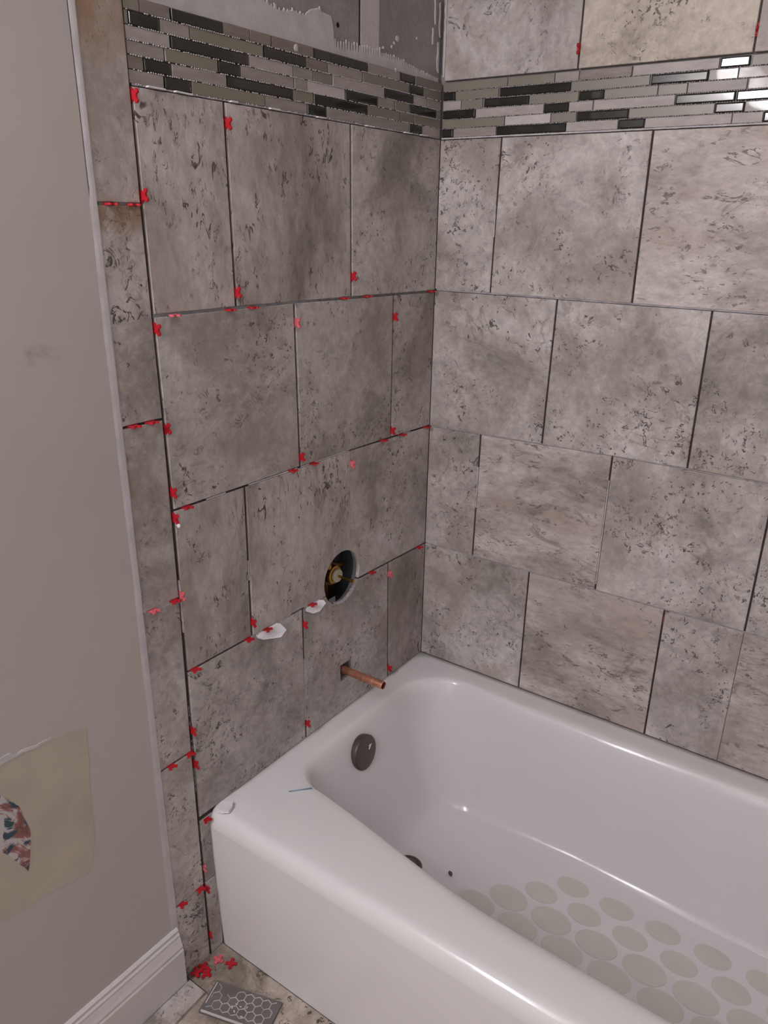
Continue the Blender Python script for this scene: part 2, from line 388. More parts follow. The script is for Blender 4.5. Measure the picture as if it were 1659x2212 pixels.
# slivers between tub apron and column joint
for zt, zb in ((.3500, .1965), (.1965, .0)):
    tile('L', (.7420, .7420), (.7762, .7752), K(zt), K(zb), 'tile', gl=0, gt=.001, gb=.001, parent=wall_left)
BT = [
 [(0, 0), (.1429, .1390), (.4457, .4473), (.7530, .7545), (1.061, 1.062), (1.368, 1.369), (1.525, 1.525)],
 [(0, 0), (.2934, .2892), (.5972, .5991), (.9050, .9065), (1.212, 1.213), (1.525, 1.525)],
 [(0, 0), (.1382, .1362), (.4479, .4475), (.7602, .7602), (1.068, 1.068), (1.376, 1.376), (1.525, 1.525)],
 [(0, 0), (.2877, .2878), (.6016, .6022), (.7600, .7600), (.9100, .9100), (1.218, 1.218), (1.525, 1.525)]]
BM = [['tile', 'tile', 'tile_diagonal', 'tile', 'tile', 'tile'], ['tile', 'tile', 'tile', 'tile', 'tile'], ['tile', 'tile_diagonal', 'tile', 'tile', 'tile', 'tile'], ['tile', 'tile_diagonal', 'tile', 'tile_diagonal', 'tile', 'tile']]
for r, row in enumerate(BT):
    for k in range(len(row) - 1):
        tight = r == 3 and k in (2, 3)
        tile('B', row[k], row[k + 1], J['B'][r], J['B'][r + 1], BM[r][k], gl=.0003 if k == 0 else (.0003 if r == 3 and k == 3 else .0019), gr=(.0003 if r == 3 and k == 2 else .0019),
             gt=.0026 if r == 1 else .0016, gb=.0012, parent=wall_back)
for r, (zt, zb) in enumerate(((1.998, 1.692), (2.306, 1.998), (2.436, 2.306))):
    xs = [0, .2905, .5935, .8995, 1.2065, 1.525] if r % 2 == 0 else [0, .137, .444, .751, 1.058, 1.365, 1.525]
    for k in range(len(xs) - 1):
        tile('B', (xs[k],) * 2, (xs[k + 1],) * 2, K(zt), K(zb), ['tile', 'tile_ochre', 'tile_rust', 'tile', 'tile', 'tile'][k] if r == 0 else 'tile',
             gl=.0035 if k == 0 else .0017, gr=.0017, gt=.0015, gb=.0012, parent=wall_back)
# mortar lying back in the joints (pale where it squeezed out, dark elsewhere)
def strip(wall, pts, d0, d1, hw, mat, parent, name='joint_mortar', rag=.0003):
    bm = bmesh.new(); prev = None
    (u0, z0), (u1, z1) = pts; n = max(2, int(math.hypot(u1 - u0, z1 - z0) / .006)); hor = abs(u1 - u0) > abs(z1 - z0)
    for i in range(n + 1):
        t = i / n; u = u0 + (u1 - u0) * t; z = z0 + (z1 - z0) * t; dd = d1 + rag * 2.5 * noise.noise((u * 90, z * 90, 4)); h = hw + rag * noise.noise((u * 150, z * 150, 9))
        a, b = ((0, h), (0, -h)) if hor else ((h, 0), (-h, 0))
        ring = [bm.verts.new(WP(wall, u + a[0], z + a[1], d0)), bm.verts.new(WP(wall, u + a[0], z + a[1], dd)), bm.verts.new(WP(wall, u + b[0], z + b[1], dd)), bm.verts.new(WP(wall, u + b[0], z + b[1], d0))]
        if prev:
            for k in range(3): bm.faces.new((prev[k], prev[k + 1], ring[k + 1], ring[k]))
        prev = ring
    return obj(name, bm, mat, parent)
for r in (1, 2, 3):      # horizontal joints, pale mortar on the back wall
    for a, b in ((0.004, .45), (.45, .9), (.9, 1.52)):
        strip('B', ((a, J['B'][r](a)), (b, J['B'][r](b))), -.010, -.0012 if r != 2 else -.0018, .0016 if r == 1 else .0010, 'thinset_fill', wall_back)
strip('L', ((.004, J['L'][1](0)), (.40, J['L'][1](.4))), -.010, -.0030, .0022, 'thinset_grey', wall_left)
strip('L', ((.40, J['L'][1](.4)), (.775, J['L'][1](.775))), -.010, -.0012, .0026, 'thinset_grey', wall_left)
for a, b, r in ((.47, .60, 2), (.31, .46, 2), (.08, .13, 2), (.50, .62, 3), (.39, .46, 3), (.655, .70, 2)):
    strip('L', ((a, J['L'][r](a)), (b, J['L'][r](b))), -.010, -.0006, .0012, 'thinset', wall_left, rag=.0007)
for zc in (1.441, .8285, .1955): strip('L', ((.78, zc), (.846, zc)), -.010, -.002, .0018, 'thinset_grey' if zc > 1 else 'thinset', wall_left)
for u, za, zb, wl in ((.7705, .76, .86, 'L'), (.6105, .80, .84, 'L'), (.4640, .40, .56, 'L'), (.7722, .30, .34, 'L'), (.139, 1.40, 1.46, 'B'), (.137, .80, .90, 'B'), (.4476, .69, .93, 'B')):
    strip(wl, ((u, za), (u, zb)), -.010, -.0004, .0011, 'thinset', wall_left if wl == 'L' else wall_back, rag=.0008)
strip('B', ((.002, 1.5880), (.75, 1.5880)), -.010, -.0006, .0013, 'thinset', wall_back, rag=.0006)
strip('B', ((.75, 1.5880), (1.52, 1.5880)), -.010, -.0006, .0013, 'thinset', wall_back, rag=.0006)
strip('L', ((.002, 1.5886), (.775, 1.5886)), -.010, -.0012, .0011, 'thinset_fill', wall_left, rag=.0006)
strip('L', ((.7725, .62), (.7735, .42)), -.010, -.004, .0015, 'thinset_grey', wall_left)
for wl, par in (('L', wall_left), ('B', wall_back)):   # dark bed seen in the open joints
    bm = bmesh.new(); q = .852 if wl == 'L' else XR
    box(bm, (-.0109, -.8465, .001) if wl == 'L' else (.0, .0042, .001), (-.0040, .0, 1.588) if wl == 'L' else (q, .0109, 1.588))
    o = obj('mortar_bed', bm, 'joint_back', par)
    if wl == 'L':
        bm = bmesh.new(); lathe(bm, [(.066, -.03), (.066, .03)], (0, *HOLE), (1, 0, 0), 40); cut(o, bm)
        bm = bmesh.new(); box(bm, (-.05, -.343, .441), (.02, -.301, .484)); cut(o, bm)
strip('B', ((.0012, 1.70), (.0012, 1.99)), -.002, .0005, .0022, 'thinset', wall_back, name='corner_thinset', rag=.0012)

# ------------------------------------------------------------------ mosaic band
MOS_L=[
 [(0.7515,0.7765,'G'),(0.7005,0.7508,'B'),(0.6038,0.6982,'D'),(0.5493,0.6028,'B'),(0.5032,0.5484,'B'),(0.4020,0.5012,'B'),(0.2519,0.4004,'D'),(0.1502,0.2500,'M'),(0.0997,0.1484,'D'),(0.0015,0.0974,'B')],
 [(0.7705,0.7765,'G'),(0.7201,0.7697,'D'),(0.6679,0.7181,'M'),(0.5207,0.6668,'G'),(0.4218,0.5177,'D'),(0.3660,0.4202,'B'),(0.2688,0.3642,'M'),(0.1189,0.2669,'G'),(0.0687,0.1168,'D'),(0.0011,0.0665,'G')],
 [(0.7040,0.7765,'L'),(0.5542,0.7018,'D'),(0.4537,0.5516,'L'),(0.4046,0.4522,'M'),(0.3541,0.4030,'G'),(0.2015,0.3524,'L'),(0.1023,0.1995,'D'),(0.0535,0.1001,'L'),(0.0011,0.0511,'M')],
 [(0.7156,0.7765,'M'),(0.6180,0.7144,'G'),(0.5725,0.6167,'D'),(0.4529,0.5708,'M'),(0.4196,0.4513,'M'),(0.3189,0.4182,'W'),(0.2215,0.3169,'D'),(0.1675,0.2194,'M'),(0.1175,0.1654,'G'),(0.0183,0.1151,'D'),(0.0011,0.0154,'M')],
 [(0.7519,0.7765,'B'),(0.7054,0.7510,'D'),(0.6020,0.7042,'M'),(0.4550,0.6008,'D'),(0.4039,0.4536,'G'),(0.2530,0.4022,'D'),(0.1496,0.2508,'G'),(0.1004,0.1474,'B'),(0.0011,0.0986,'G')],
 [(0.7201,0.7770,'M'),(0.6712,0.7185,'D'),(0.5219,0.6700,'G'),(0.4207,0.5203,'M'),(0.3705,0.4193,'D'),(0.2662,0.3688,'M'),(0.1155,0.2651,'M'),(0.0692,0.1142,'D'),(0.0011,0.0668,'L')],
]
MOS_B=[
 [(0.0012,0.1470,'G'),(0.1493,0.2455,'G'),(0.2464,0.2939,'M'),(0.2959,0.3935,'B'),(0.3955,0.5421,'L'),(0.5439,0.5911,'D'),(0.5937,0.6463,'G')],
 [(0.0017,0.0295,'D'),(0.0308,0.1286,'G'),(0.1309,0.2792,'D'),(0.2802,0.4276,'G'),(0.4296,0.5270,'D'),(0.5279,0.5751,'G'),(0.5759,0.6630,'L')],
 [(0.0018,0.0442,'L'),(0.0455,0.0944,'G'),(0.0968,0.1953,'D'),(0.1962,0.2968,'G'),(0.2978,0.3455,'D'),(0.3465,0.4439,'G'),(0.4447,0.4946,'G'),(0.4955,0.5919,'M'),(0.5937,0.6798,'L')],
 [(0.0018,0.0786,'D'),(0.0798,0.2279,'L'),(0.2290,0.2788,'D'),(0.2797,0.3266,'L'),(0.3283,0.4761,'L'),(0.4773,0.5765,'D'),(0.5783,0.6559,'D')],
 [(0.0018,0.1455,'G'),(0.1467,0.2439,'W'),(0.2449,0.2963,'G'),(0.2972,0.3955,'D'),(0.3966,0.5453,'G'),(0.5462,0.5935,'D'),(0.5944,0.6796,'G')],
 [(0.0018,0.0283,'D'),(0.0296,0.1280,'M'),(0.1290,0.2771,'D'),(0.2778,0.3782,'L'),(0.3792,0.4272,'D'),(0.4283,0.5762,'L'),(0.5770,0.6252,'L'),(0.6261,0.6761,'D')],
]
PITCH, Z0 = .01683, 1.5893
for wl, rows, par in (('L', MOS_L, wall_left), ('B', MOS_B, wall_back)):
    xe = .778 if wl == 'L' else XR
    bm = bmesh.new()
    lo, hi = WP(wl, 0.001, Z0, -.0105), WP(wl, xe, Z0 + 6 * PITCH, -.0058)
    box(bm, [min(a, b) for a, b in zip(lo, hi)], [max(a, b) for a, b in zip(lo, hi)])
    band = obj('mosaic_band', bm, 'thinset_fill', par)
    for i, row in enumerate(rows):
        z0 = Z0 + (5 - i) * PITCH; row = list(row)
        if wl == 'B':
            u = row[-1][1]; rr = random.Random(i * 5 + 1)
            while u < xe - .03:
                ln = rr.choice((.05, .10, .15)); e = min(u + ln, xe - .001)
                row.append((u + .001, e, rr.choice('GDLMGDB'))); u = e
        for a, b, c in row:
            if b - a < .002: continue
            g = .0008; hh = .0006 if c != 'D' else .0008
            q = [(a + .0003, z0 + hh), (b - .0003, z0 + hh), (b - .0003, z0 + PITCH - hh), (a + .0003, z0 + PITCH - hh)]
            bm = bmesh.new()
            e = random.uniform(-.0006, .0004); slab(bm, wl, q, -.0058, -.0012 + e + (.0004 if c == 'D' else 0), .0022 if c == 'D' else .0007)
            # slight lean so neighbouring pieces catch the lamp differently
            o = obj('mosaic_piece', bm, c, band, loc=WP(wl, (a + b) / 2, z0 + PITCH / 2, -.0058))
            o.rotation_euler = (random.uniform(-.004, .004), random.uniform(-.004, .004), 0)
    # little scallops of thinset squeezed through the mesh along the row joints
    bm = bmesh.new(); rr = random.Random(3)
    for i in range(0, 6):
        z = Z0 + i * PITCH; u = .004
        while u < (.775 if wl == 'L' else .95):
            s = rr.uniform(.0011, .0018)
            if rr.random() < (.8 if i else .4):
                c = WP(wl, u, z + rr.uniform(-.0003, .0003), -.0012)
                bmesh.ops.create_icosphere(bm, subdivisions=1, radius=1, matrix=Matrix.Translation(c) @ Matrix.Diagonal((s if wl == 'B' else .0014, s if wl == 'L' else .0014, .0010, 1)))
            u += rr.uniform(.0034, .0048)
    tag(obj('thinset_scallop', bm, 'thinset', band), kind='stuff')

# ------------------------------------------------------------------ thinset combed above the left mosaic, seam tape, smears
rr = random.Random(11)
zt = Z0 + 6 * PITCH
top = [(.3395, 1.7096), (.3418, 1.7281), (.3465, 1.7439), (.3646, 1.7452), (.3834, 1.7488), (.4021, 1.7421), (.4172, 1.731), (.4339, 1.7324), (.4772, 1.7281), (.5175, 1.7366), (.60, 1.765), (.70, 1.79), (.778, 1.80)]
low = [(.003, zt - .001), (.10, zt - .003), (.14, zt - .0045), (.152, zt - .001), (.40, zt - .001), (.45, zt - .0035), (.49, zt - .0055), (.50, zt - .001), (.778, zt - .001)]
base = [(.004, 1.6925), (.0239, 1.6945), (.0584, 1.6985), (.0999, 1.7020), (.1318, 1.7040), (.16, 1.7055), (.20, 1.7045), (.25, 1.7005), (.34, 1.6965)]
cols = []; u = .0035
while u < .3385:
    wd = (.0078 if u > .2 else .0064) * rr.uniform(.9, 1.1); h = (.0165 if u > .20 else (.0100 if u > .12 else .0060)) * rr.uniform(.8, 1.15); zb = lerp_line(base, u)
    for f_, hf in ((0, 0), (.22, .35), (.36, .92), (.48, 1.), (.60, .9), (.74, .35)): cols.append((u + wd * f_, zb + h * hf))
    u += wd
u = .3395; off_ = 0
while u < .777:
    zz = lerp_line(top, u); spike = rr.random() < .35 and u > .372
    cols.append((u, zz + rr.uniform(-.001, .001) + (rr.uniform(.002, .006) if spike else 0))); u += .0016
bm = bmesh.new(); prev = None
for u, z in cols:
    zl = lerp_line(low, u); z = max(z, zl + .002)
    r_ = [bm.verts.new(WP('L', u, zl, -.0105)), bm.verts.new(WP('L', u, zl, -.0080)), bm.verts.new(WP('L', u, z - .0012, -.0080)), bm.verts.new(WP('L', u, z, -.0088)), bm.verts.new(WP('L', u, z, -.0105))]
    if prev:
        for k in range(4): bm.faces.new((prev[k], prev[k + 1], r_[k + 1], r_[k]))
    prev = r_
o = obj('combed_thinset', bm, 'thinset', wall_left); o['label'] = 'white thinset combed with a notched trowel'
flat_patch('seam_tape', [(.2085, 1.695), (.2085, 2.42), (.2620, 2.42), (.2635, 1.695)], 'ceiling', -.0108, -.0098, wall_left, rag=.0004, label='pale tape over the board seam').data.materials[0] = plain('seam_tape', (.52, .48, .48), .8, var=.06, scale=80, bumpy=.3)
bm = bmesh.new(); box(bm, (-.0112, -.2675, 1.70), (-.0106, -.2630, 2.42)); obj('board_seam', bm, 'void', wall_left)
for k, (u, z, w_, h_) in enumerate(((.004, 1.80, .006, .06), (.006, 1.735, .009, .055), (.022, 1.812, .005, .045), (.028, 1.768, .005, .03), (.0045, 1.875, .007, .05))):
    pts = [(u - w_ * .4, z - h_ / 2), (u + w_ * .1, z - h_ * .45), (u + w_ * .5, z - h_ * .1), (u + w_ * .2, z + h_ * .2), (u + w_ * .45, z + h_ * .45), (u - w_ * .2, z + h_ / 2)]
    pts = [(max(.0012, p[0]), p[1]) for p in pts]
    flat_patch('thinset_smear', pts, 'thinset', -.0108, -.0085, wall_left, rag=.0015)
for k, (u, z, s) in enumerate(((.150, 1.744, .006), (.16, 1.735, .004), (.168, 1.728, .003), (.085, 1.755, .003), (.165, 1.690, .004), (.445, 1.6815, .006), (.195, 1.722, .003))):
    d = -.0100 if z > 1.69 else -.0018
    bm = bmesh.new(); bmesh.ops.create_icosphere(bm, subdivisions=2, radius=1, matrix=Matrix.Translation(WP('L', u, z, d)) @ Matrix.Diagonal((.0016, s, s * .9, 1)))
    for v in bm.verts: v.co += Vector((0, 1, 1)) * .0016 * noise.noise(v.co * 300)
    obj('thinset_blob', bm, 'thinset', wall_left)
bm = bmesh.new(); cyl(bm, (-.0112, -.326, 1.735), (-.0106, -.326, 1.735), .004, seg=12); obj('screw_hole', bm, 'void', wall_left)

# ------------------------------------------------------------------ valve behind the wall
vt = tag(empty('shower_valve', (-.04, *HOLE)), 'brass shower valve body with ivory disc and thin stem inside round wall opening', 'valve')
hy, hz = HOLE
bm = bmesh.new(); cyl(bm, (-.075, hy, hz), (-.028, hy, hz), .024, .022, 32); cyl(bm, (-.034, hy, hz), (-.030, hy, hz), .029, seg=6); obj('valve_body', bm, 'dull_brass', vt)
bm = bmesh.new(); lathe(bm, [(.019, 0), (.021, .002), (.021, .008), (.018, .010)], (-.028, hy, hz), (1, 0, 0), 32); obj('collar', bm, 'brass', vt, smooth=False)
bm = bmesh.new(); lathe(bm, [(.0138, 0), (.0148, .001), (.0148, .006), (.0135, .0075)], (-.018, hy, hz), (1, 0, 0), 28); obj('ivory_disc', bm, 'nylon', vt)
bm = bmesh.new(); cyl(bm, (-.012, hy, hz), (.030, hy, hz - .001), .0032, seg=14); cyl(bm, (.020, hy, hz - .0008), (.031, hy, hz - .001), .0036, seg=14); obj('stem', bm, 'brass', vt)
bm = bmesh.new(); cyl(bm, (-.05, hy + .004, hz + .02), (-.05, hy + .004, hz + .20), .0085, seg=16); cyl(bm, (-.05, hy, hz - .02), (-.05, hy, hz - .13), .0085, seg=16); obj('riser_pipe', bm, 'dull_brass', vt)
bm = bmesh.new(); cyl(bm, (-.048, hy - .045, hz - .065), (-.048, hy - .045, hz + .01), .009, seg=16); cyl(bm, (-.048, hy - .045, hz - .005), (-.048, hy - .045, hz + .018), .0115, seg=6); cyl(bm, (-.05, hy - .05, hz), (-.05, hy + .055, hz), .010, seg=16); obj('supply_pipe', bm, 'brass', vt)
bm = bmesh.new(); cyl(bm, (-.040, hy - .018, hz + .018), (-.022, hy - .018, hz + .026), .009, .007, 14); obj('stop_screw', bm, 'brass', vt)
bm = bmesh.new(); lathe(bm, [(.020, 0), (.020, .012), (.015, .014)], (-.052, hy + .004, hz + .036), (1, 0, .1), 26); obj('steel_knob', bm, 'steel', vt)
bm = bmesh.new(); box(bm, (-.060, hy - .05, hz + .030), (-.055, hy + .05, hz + .045), .001); box(bm, (-.060, hy + .036, hz - .05), (-.050, hy + .055, hz + .028), .001); obj('mounting_bracket', bm, 'steel', vt)
bm = bmesh.new(); box(bm, (-.125, -.46, .60), (-.085, -.20, .85), .002)
cb = tag(obj('wall_stud', bm, 'wood'), 'dark brown timber blocking at the back of the valve opening', 'timber')
bm = bmesh.new(); box(bm, (-.085, -.46, .30), (-.045, -.42, .90)); box(bm, (-.085, -.255, .30), (-.0232, -.215, .90)); box(bm, (-.125, -.42, .30), (-.0232, -.255, .40))
tag(obj('stud_framing', bm, 'blue_paint'), kind='structure')
# ragged thinset round the lower lip of the opening
bm = bmesh.new(); prev = None
for i in range(60):
    a_ = R(240 + i * 75 / 59); rr_ = .0605 + .0025 * noise.noise((i * .7, 2, 1)); th = .0015 + .0022 * abs(noise.noise((i * .9, 5, 5)))
    ring = [bm.verts.new((x, hy + math.cos(a_) * q, hz + math.sin(a_) * q)) for x, q in ((-.009, rr_ + .001), (-.0008, rr_ + .001), (-.002, rr_ - th), (-.009, rr_ - th))]
    if prev:
        for k in range(3): bm.faces.new((prev[k], prev[k + 1], ring[k + 1], ring[k]))
    prev = ring
obj('opening_thinset', bm, 'thinset_fill', wall_left)
# ------------------------------------------------------------------ copper stub for the tub spout
bm = bmesh.new(); py_, pz_ = -.3270, .4655
lathe(bm, [(.0080, -.10), (.0093, -.10), (.0093, .1105), (.0090, .1120), (.0083, .1120), (.0080, .110)], (0, py_, pz_), (1, -.02, .02), 28)
for f in [f for f in bm.faces if len(f.verts) > 4]: bm.faces.remove(f)
t = tag(empty('copper_pipe', (0, py_, pz_)), 'copper pipe stub sticking out of square notch above the tub', 'pipe')
obj('pipe', bm, 'copper', t, smooth=True)
bm = bmesh.new(); cyl(bm, (.085, py_ - .0017, pz_ + .0017), (.086, py_ - .0017, pz_ + .0017), .0078, seg=20); obj('pipe_inside', bm, 'void', t)

# ------------------------------------------------------------------ bathtub
NS, NC = 18, 10
def loop_rr(x0, x1, y0, y1, rbl, rfl, rbr, rfr):
    """rounded rectangle sampled the same way every time; y1 = back, y0 = front (may be a function of x)"""
    y0f = y0 if callable(y0) else (lambda x: y0)
    pts = []
    def arc(cx, cy, r, a0, a1): return [(cx + r * math.cos(a0 + (a1 - a0) * k / NC), cy + r * math.sin(a0 + (a1 - a0) * k / NC)) for k in range(NC)]
    def seg(a, b, n=NS): return [(a[0] + (b[0] - a[0]) * k / n, a[1] + (b[1] - a[1]) * k / n) for k in range(n)]
    pi = math.pi
    fl, fr = y0f(x0 + rfl), y0f(x1 - rfr)
    pts += seg((x0, fl + rfl), (x0, y1 - rbl))                         # left side, front to back
    pts += arc(x0 + rbl, y1 - rbl, rbl, pi, pi / 2)
    pts += seg((x0 + rbl, y1), (x1 - rbr, y1), 3 * NS)
    pts += arc(x1 - rbr, y1 - rbr, rbr, pi / 2, 0)
    pts += seg((x1, y1 - rbr), (x1, fr + rfr))
    pts += arc(x1 - rfr, fr + rfr, rfr, 0, -pi / 2)
    pts += [(x, y0f(x)) for x in [x1 - rfr + (x0 + rfl - x1 + rfr) * k / (3 * NS) for k in range(3 * NS)]]
    pts += arc(x0 + rfl, fl + rfl, rfl, -pi / 2, -pi)
    return pts
def sstep(t): t = max(0, min(1, t)); return t * t * (3 - 2 * t)
def yfront(x):
    xm = .76 - abs(x - .76)
    return -.578 - .083 * sstep((xm - .06) / .56)
XL = 1.520
RIM = loop_rr(.046, 1.45, yfront, -.056, .125, .085, .13, .10)
FLO = loop_rr(.185, 1.25, -.52, -.150, .075, .075, .12, .12)
FLOORZ = .052
prof = [(0, .3590), (.02, .3584), (.055, .3560), (.095, .3500), (.13, .3410), (.17, .3270), (.22, .3050), (.30, .2690), (.40, .2260), (.50, .1850), (.60, .1460), (.70, .1110), (.78, .0870), (.85, .0710), (.91, .0615), (.96, .0565), (1.0, FLOORZ)]
prof_b = [(0, .3590), (.06, .3580), (.13, .3530), (.19, .3440), (.24, .3310), (.28, .3120), (.33, .2800), (.40, .2400), (.47, .2000), (.54, .1600), (.61, .1200), (.67, .0900), (.73, .0730), (.80, .0620), (.87, .0570), (.94, .0540), (1.0, FLOORZ)]
def loft(loops, bm):
    rings = [[bm.verts.new(p) for p in l] for l in loops]; n = len(rings[0])
    for a, b in zip(rings, rings[1:]):
        for i in range(n): bm.faces.new((a[i], a[(i + 1) % n], b[(i + 1) % n], b[i]))
    return rings
OUT = lambda ins, z, zf=None, dy=0: [(x, y, z) for x, y in loop_rr(.002 + ins * .3, XL - ins * .3, -.752 + ins, -.0012 - ins * .1, .012, .012, .012, .012)]
loops = []
for ins, z in ((0, .325), (.0008, .333), (.0035, .3420), (.0075, .3490), (.0130, .3545), (.0200, .3580), (.0280, .3595)):
    loops.append([(x, y, z) for x, y in loop_rr(-.0070, XL, -.753 + ins, .0070, .006, .0165, .006, .0165)])
base = loops[-1]
for t in (.35, .7, .9):
    loops.append([(a[0] + (b[0] - a[0]) * t, a[1] + (b[1] - a[1]) * t, .3595 + .0005 * t) for a, b in zip(base, RIM)])
# basin: steep back and front, gentler at the ends
for (s, z), (sb, zb) in zip(prof, prof_b):
    L_ = []
    for i, (a, b) in enumerate(zip(RIM, FLO)):
        ex = min(1.0, abs(a[0] - b[0]) / .10)                     # 1 at the ends, 0 along the long sides
        ss = sb + (s - sb) * ex; zz = zb + (z - zb) * ex
        L_.append((a[0] + (b[0] - a[0]) * ss, a[1] + (b[1] - a[1]) * ss, zz))
    loops.append(L_)
FC = (.72, -.335)
for t in (.2, .45, .7, .9): loops.append([(x + (FC[0] - x) * t, y + (FC[1] - y) * t, FLOORZ - .002 * t) for x, y in FLO])
bm = bmesh.new(); rings = loft(loops, bm); bm.faces.new(rings[-1])
tub = tag(empty('bathtub', (.76, -.376, 0)), 'white enamelled alcove bathtub with worn round grip patches on its floor', 'bathtub')
basin = obj('basin', bm, 'enamel', tub, smooth=True)
bm = bmesh.new(); prev = None
ap = loop_rr(-.0070, XL, -.753, .0070, .006, .0165, .006, .0165); nA = len(ap)
front = [p for p in ap if p[1] < -.70]
# order the front run from left to right
front.sort(key=lambda p: p[0])
for z, dy in ((.325, 0), (.30, .0004), (.25, .0012), (.18, .0030), (.10, .0060), (.04, .0085), (.012, .0095), (.0062, .0095)):
    ring = [bm.verts.new((x, y + dy, z)) for x, y in front]
    if prev:
        for i in range(len(ring) - 1): bm.faces.new((prev[i], prev[i + 1], ring[i + 1], ring[i]))
    prev = ring
obj('apron', bm, 'enamel', tub, smooth=True)
def basin_point(sel, s_t, end=True):
    pass
# overflow plate on the left end wall of the basin
nx = Vector((1, .05, .14)).normalized()
oc = Vector((.0800, -.362, .2950))
bm = bmesh.new(); lathe(bm, [(.0400, -.012), (.0410, 0), (.0412, .0072), (.0400, .0092), (.0375, .0102), (.010, .0114), (.0005, .0115)], oc, nx, 44)
ov = obj('overflow_plate', bm, 'bronze', tub, smooth=True)
ov['label'] = 'oil rubbed bronze overflow plate'
md = ov.modifiers.new('edges', 'EDGE_SPLIT'); md.split_angle = R(50)
tq = nx.to_track_quat('Z', 'Y')
bm = bmesh.new(); cyl(bm, oc + nx * .0114 + Vector((0, 0, -.004)), oc + nx * .0119 + Vector((0, 0, -.004)), .0022, seg=14); obj('plate_hole', bm, 'void', ov)
bm = bmesh.new()
c0 = oc + nx * .0117 + tq @ Vector((0.0, 0.0, 0)) + Vector((0, .012, .0115))
for a_, b_ in (((-.004, -.006), (.001, .005)), ((-.004, -.006), (.006, .004)), ((0, -.002), (-.004, .004))):
    cyl(bm, c0 + Vector((0, a_[0], a_[1])), c0 + Vector((-.001, b_[0], b_[1])), .0013, .0008, 6)
obj('plaster_fleck', bm, 'white_plastic', ov)
# drain
dc = Vector((.2235, -.3790, FLOORZ - .0004))
bm = bmesh.new(); lathe(bm, [(.0335, 0), (.0335, .0016), (.030, .0026), (.024, .0016), (.0235, .0010)], dc, (0, 0, 1), 40); dr = obj('drain', bm, 'bronze', tub, smooth=True)
bm = bmesh.new(); lathe(bm, [(.021, .001), (.021, .006), (.018, .0078), (.0005, .0085)], dc, (0, 0, 1), 36); obj('drain_stopper', bm, 'bronze', dr, smooth=True)
# grip patches etched in the floor
def patch(cx, cy, r):
    bm = bmesh.new(); n = 28; z = FLOORZ - .0008
    def fz(x, y): return FLOORZ - .0006
    cvt = bm.verts.new((0, 0, .0009)); ring = [bm.verts.new((r * math.cos(2 * math.pi * k / n), .72 * r * math.sin(2 * math.pi * k / n), .0006)) for k in range(n)]
    ring0 = [bm.verts.new((v.co.x * 1.0, v.co.y * 1.0, -.002)) for v in ring]
    for k in range(n):
        bm.faces.new((cvt, ring[k], ring[(k + 1) % n])); bm.faces.new((ring0[k], ring0[(k + 1) % n], ring[(k + 1) % n], ring[k]))
    me = bpy.data.meshes.new('grip_patch'); bm.to_mesh(me); bm.free(); me.materials.append(M['grip']); return me
pm = patch(0, 0, .0440); pm_s = patch(0, 0, .0368)
for j in range(-1, 4):
    for i in range(0, 8):
        x = .400 + .1003 * i + .0515 * j; y = -.376 + .0557 * j
        if j == -1: x += .0
        if x > 1.17: continue
        o = bpy.data.objects.new('grip_patch', pm if j < 2 else pm_s); o.location = Vector((x, y, FLOORZ - .0010)) - tub.location; link(o, tub)

# ------------------------------------------------------------------ floor tiles
ys = [-.7435, -.8425, -1.150, -1.4575, -1.765, -2.0725, -2.38, -2.6875, -2.95]
xs = [0.0, .305, .6125, .92, 1.2275, 1.525]
for a, b in zip(ys, ys[1:]):
    for k in range(5):
        bm = bmesh.new()
        q = [(xs[k] + .0008, b + .0008), (xs[k + 1] - .0008, b + .0008), (xs[k + 1] - .0008, a - .0008), (xs[k] + .0008, a - .0008)]
        if a < -.8 and k == 0: q = [(.0170, q[0][1]), q[1], q[2], (.0170, q[3][1])]
        top_, bot = [], []
        lo_ = [bm.verts.new((x, y, .0)) for x, y in q]; mi = [bm.verts.new((x, y, .0055)) for x, y in q]
        cx_ = sum(p[0] for p in q) / 4; cy_ = sum(p[1] for p in q) / 4
        hi_ = [bm.verts.new((x + (.0008 if x < cx_ else -.0008), y + (.0008 if y < cy_ else -.0008), .0062)) for x, y in q]
        for r0_, r1_ in ((lo_, mi), (mi, hi_)):
            for n_ in range(4): bm.faces.new((r0_[n_], r0_[(n_ + 1) % 4], r1_[(n_ + 1) % 4], r1_[n_]))
        bm.faces.new(hi_); bm.faces.new(lo_)
        obj('floor_tile', bm, 'tile_floor', floor, loc=(cx_, cy_, 0))
FZ = .0062
# two offcuts lying on the floor
bm = bmesh.new(); q = [(.0175, -.8475), (.0615, -.8475), (.0650, -.9300), (.0655, -1.06), (.0180, -1.06)]
extrude_poly(bm, [(x, y, FZ + .0088) for x, y in q], (0, 0, -.0086))
bmesh.ops.bevel(bm, geom=[e for e in bm.edges if all(v.co.z > FZ + .005 for v in e.verts)], offset=.0008, segments=1, affect='EDGES')
tag(obj('tile_strip', bm, 'tile', loc=(.04, -.93, FZ)), 'grey tile offcut lying along the white baseboard', 'tile offcut')
A, B_, D_ = Vector((.0601, -.8159, 0)), Vector((.1981, -.7738, 0)), Vector((.0831, -.8800, 0))
ex_ = (B_ - A).normalized(); ey_ = Vector((ex_.y, -ex_.x, 0)); Lx, Ly = (B_ - A).length, .068
hexo = tag(empty('hexagon_backed_offcut', (A.x, A.y, FZ)), 'tile offcut lying face down near the apron, hexagon grid on its back', 'tile offcut')
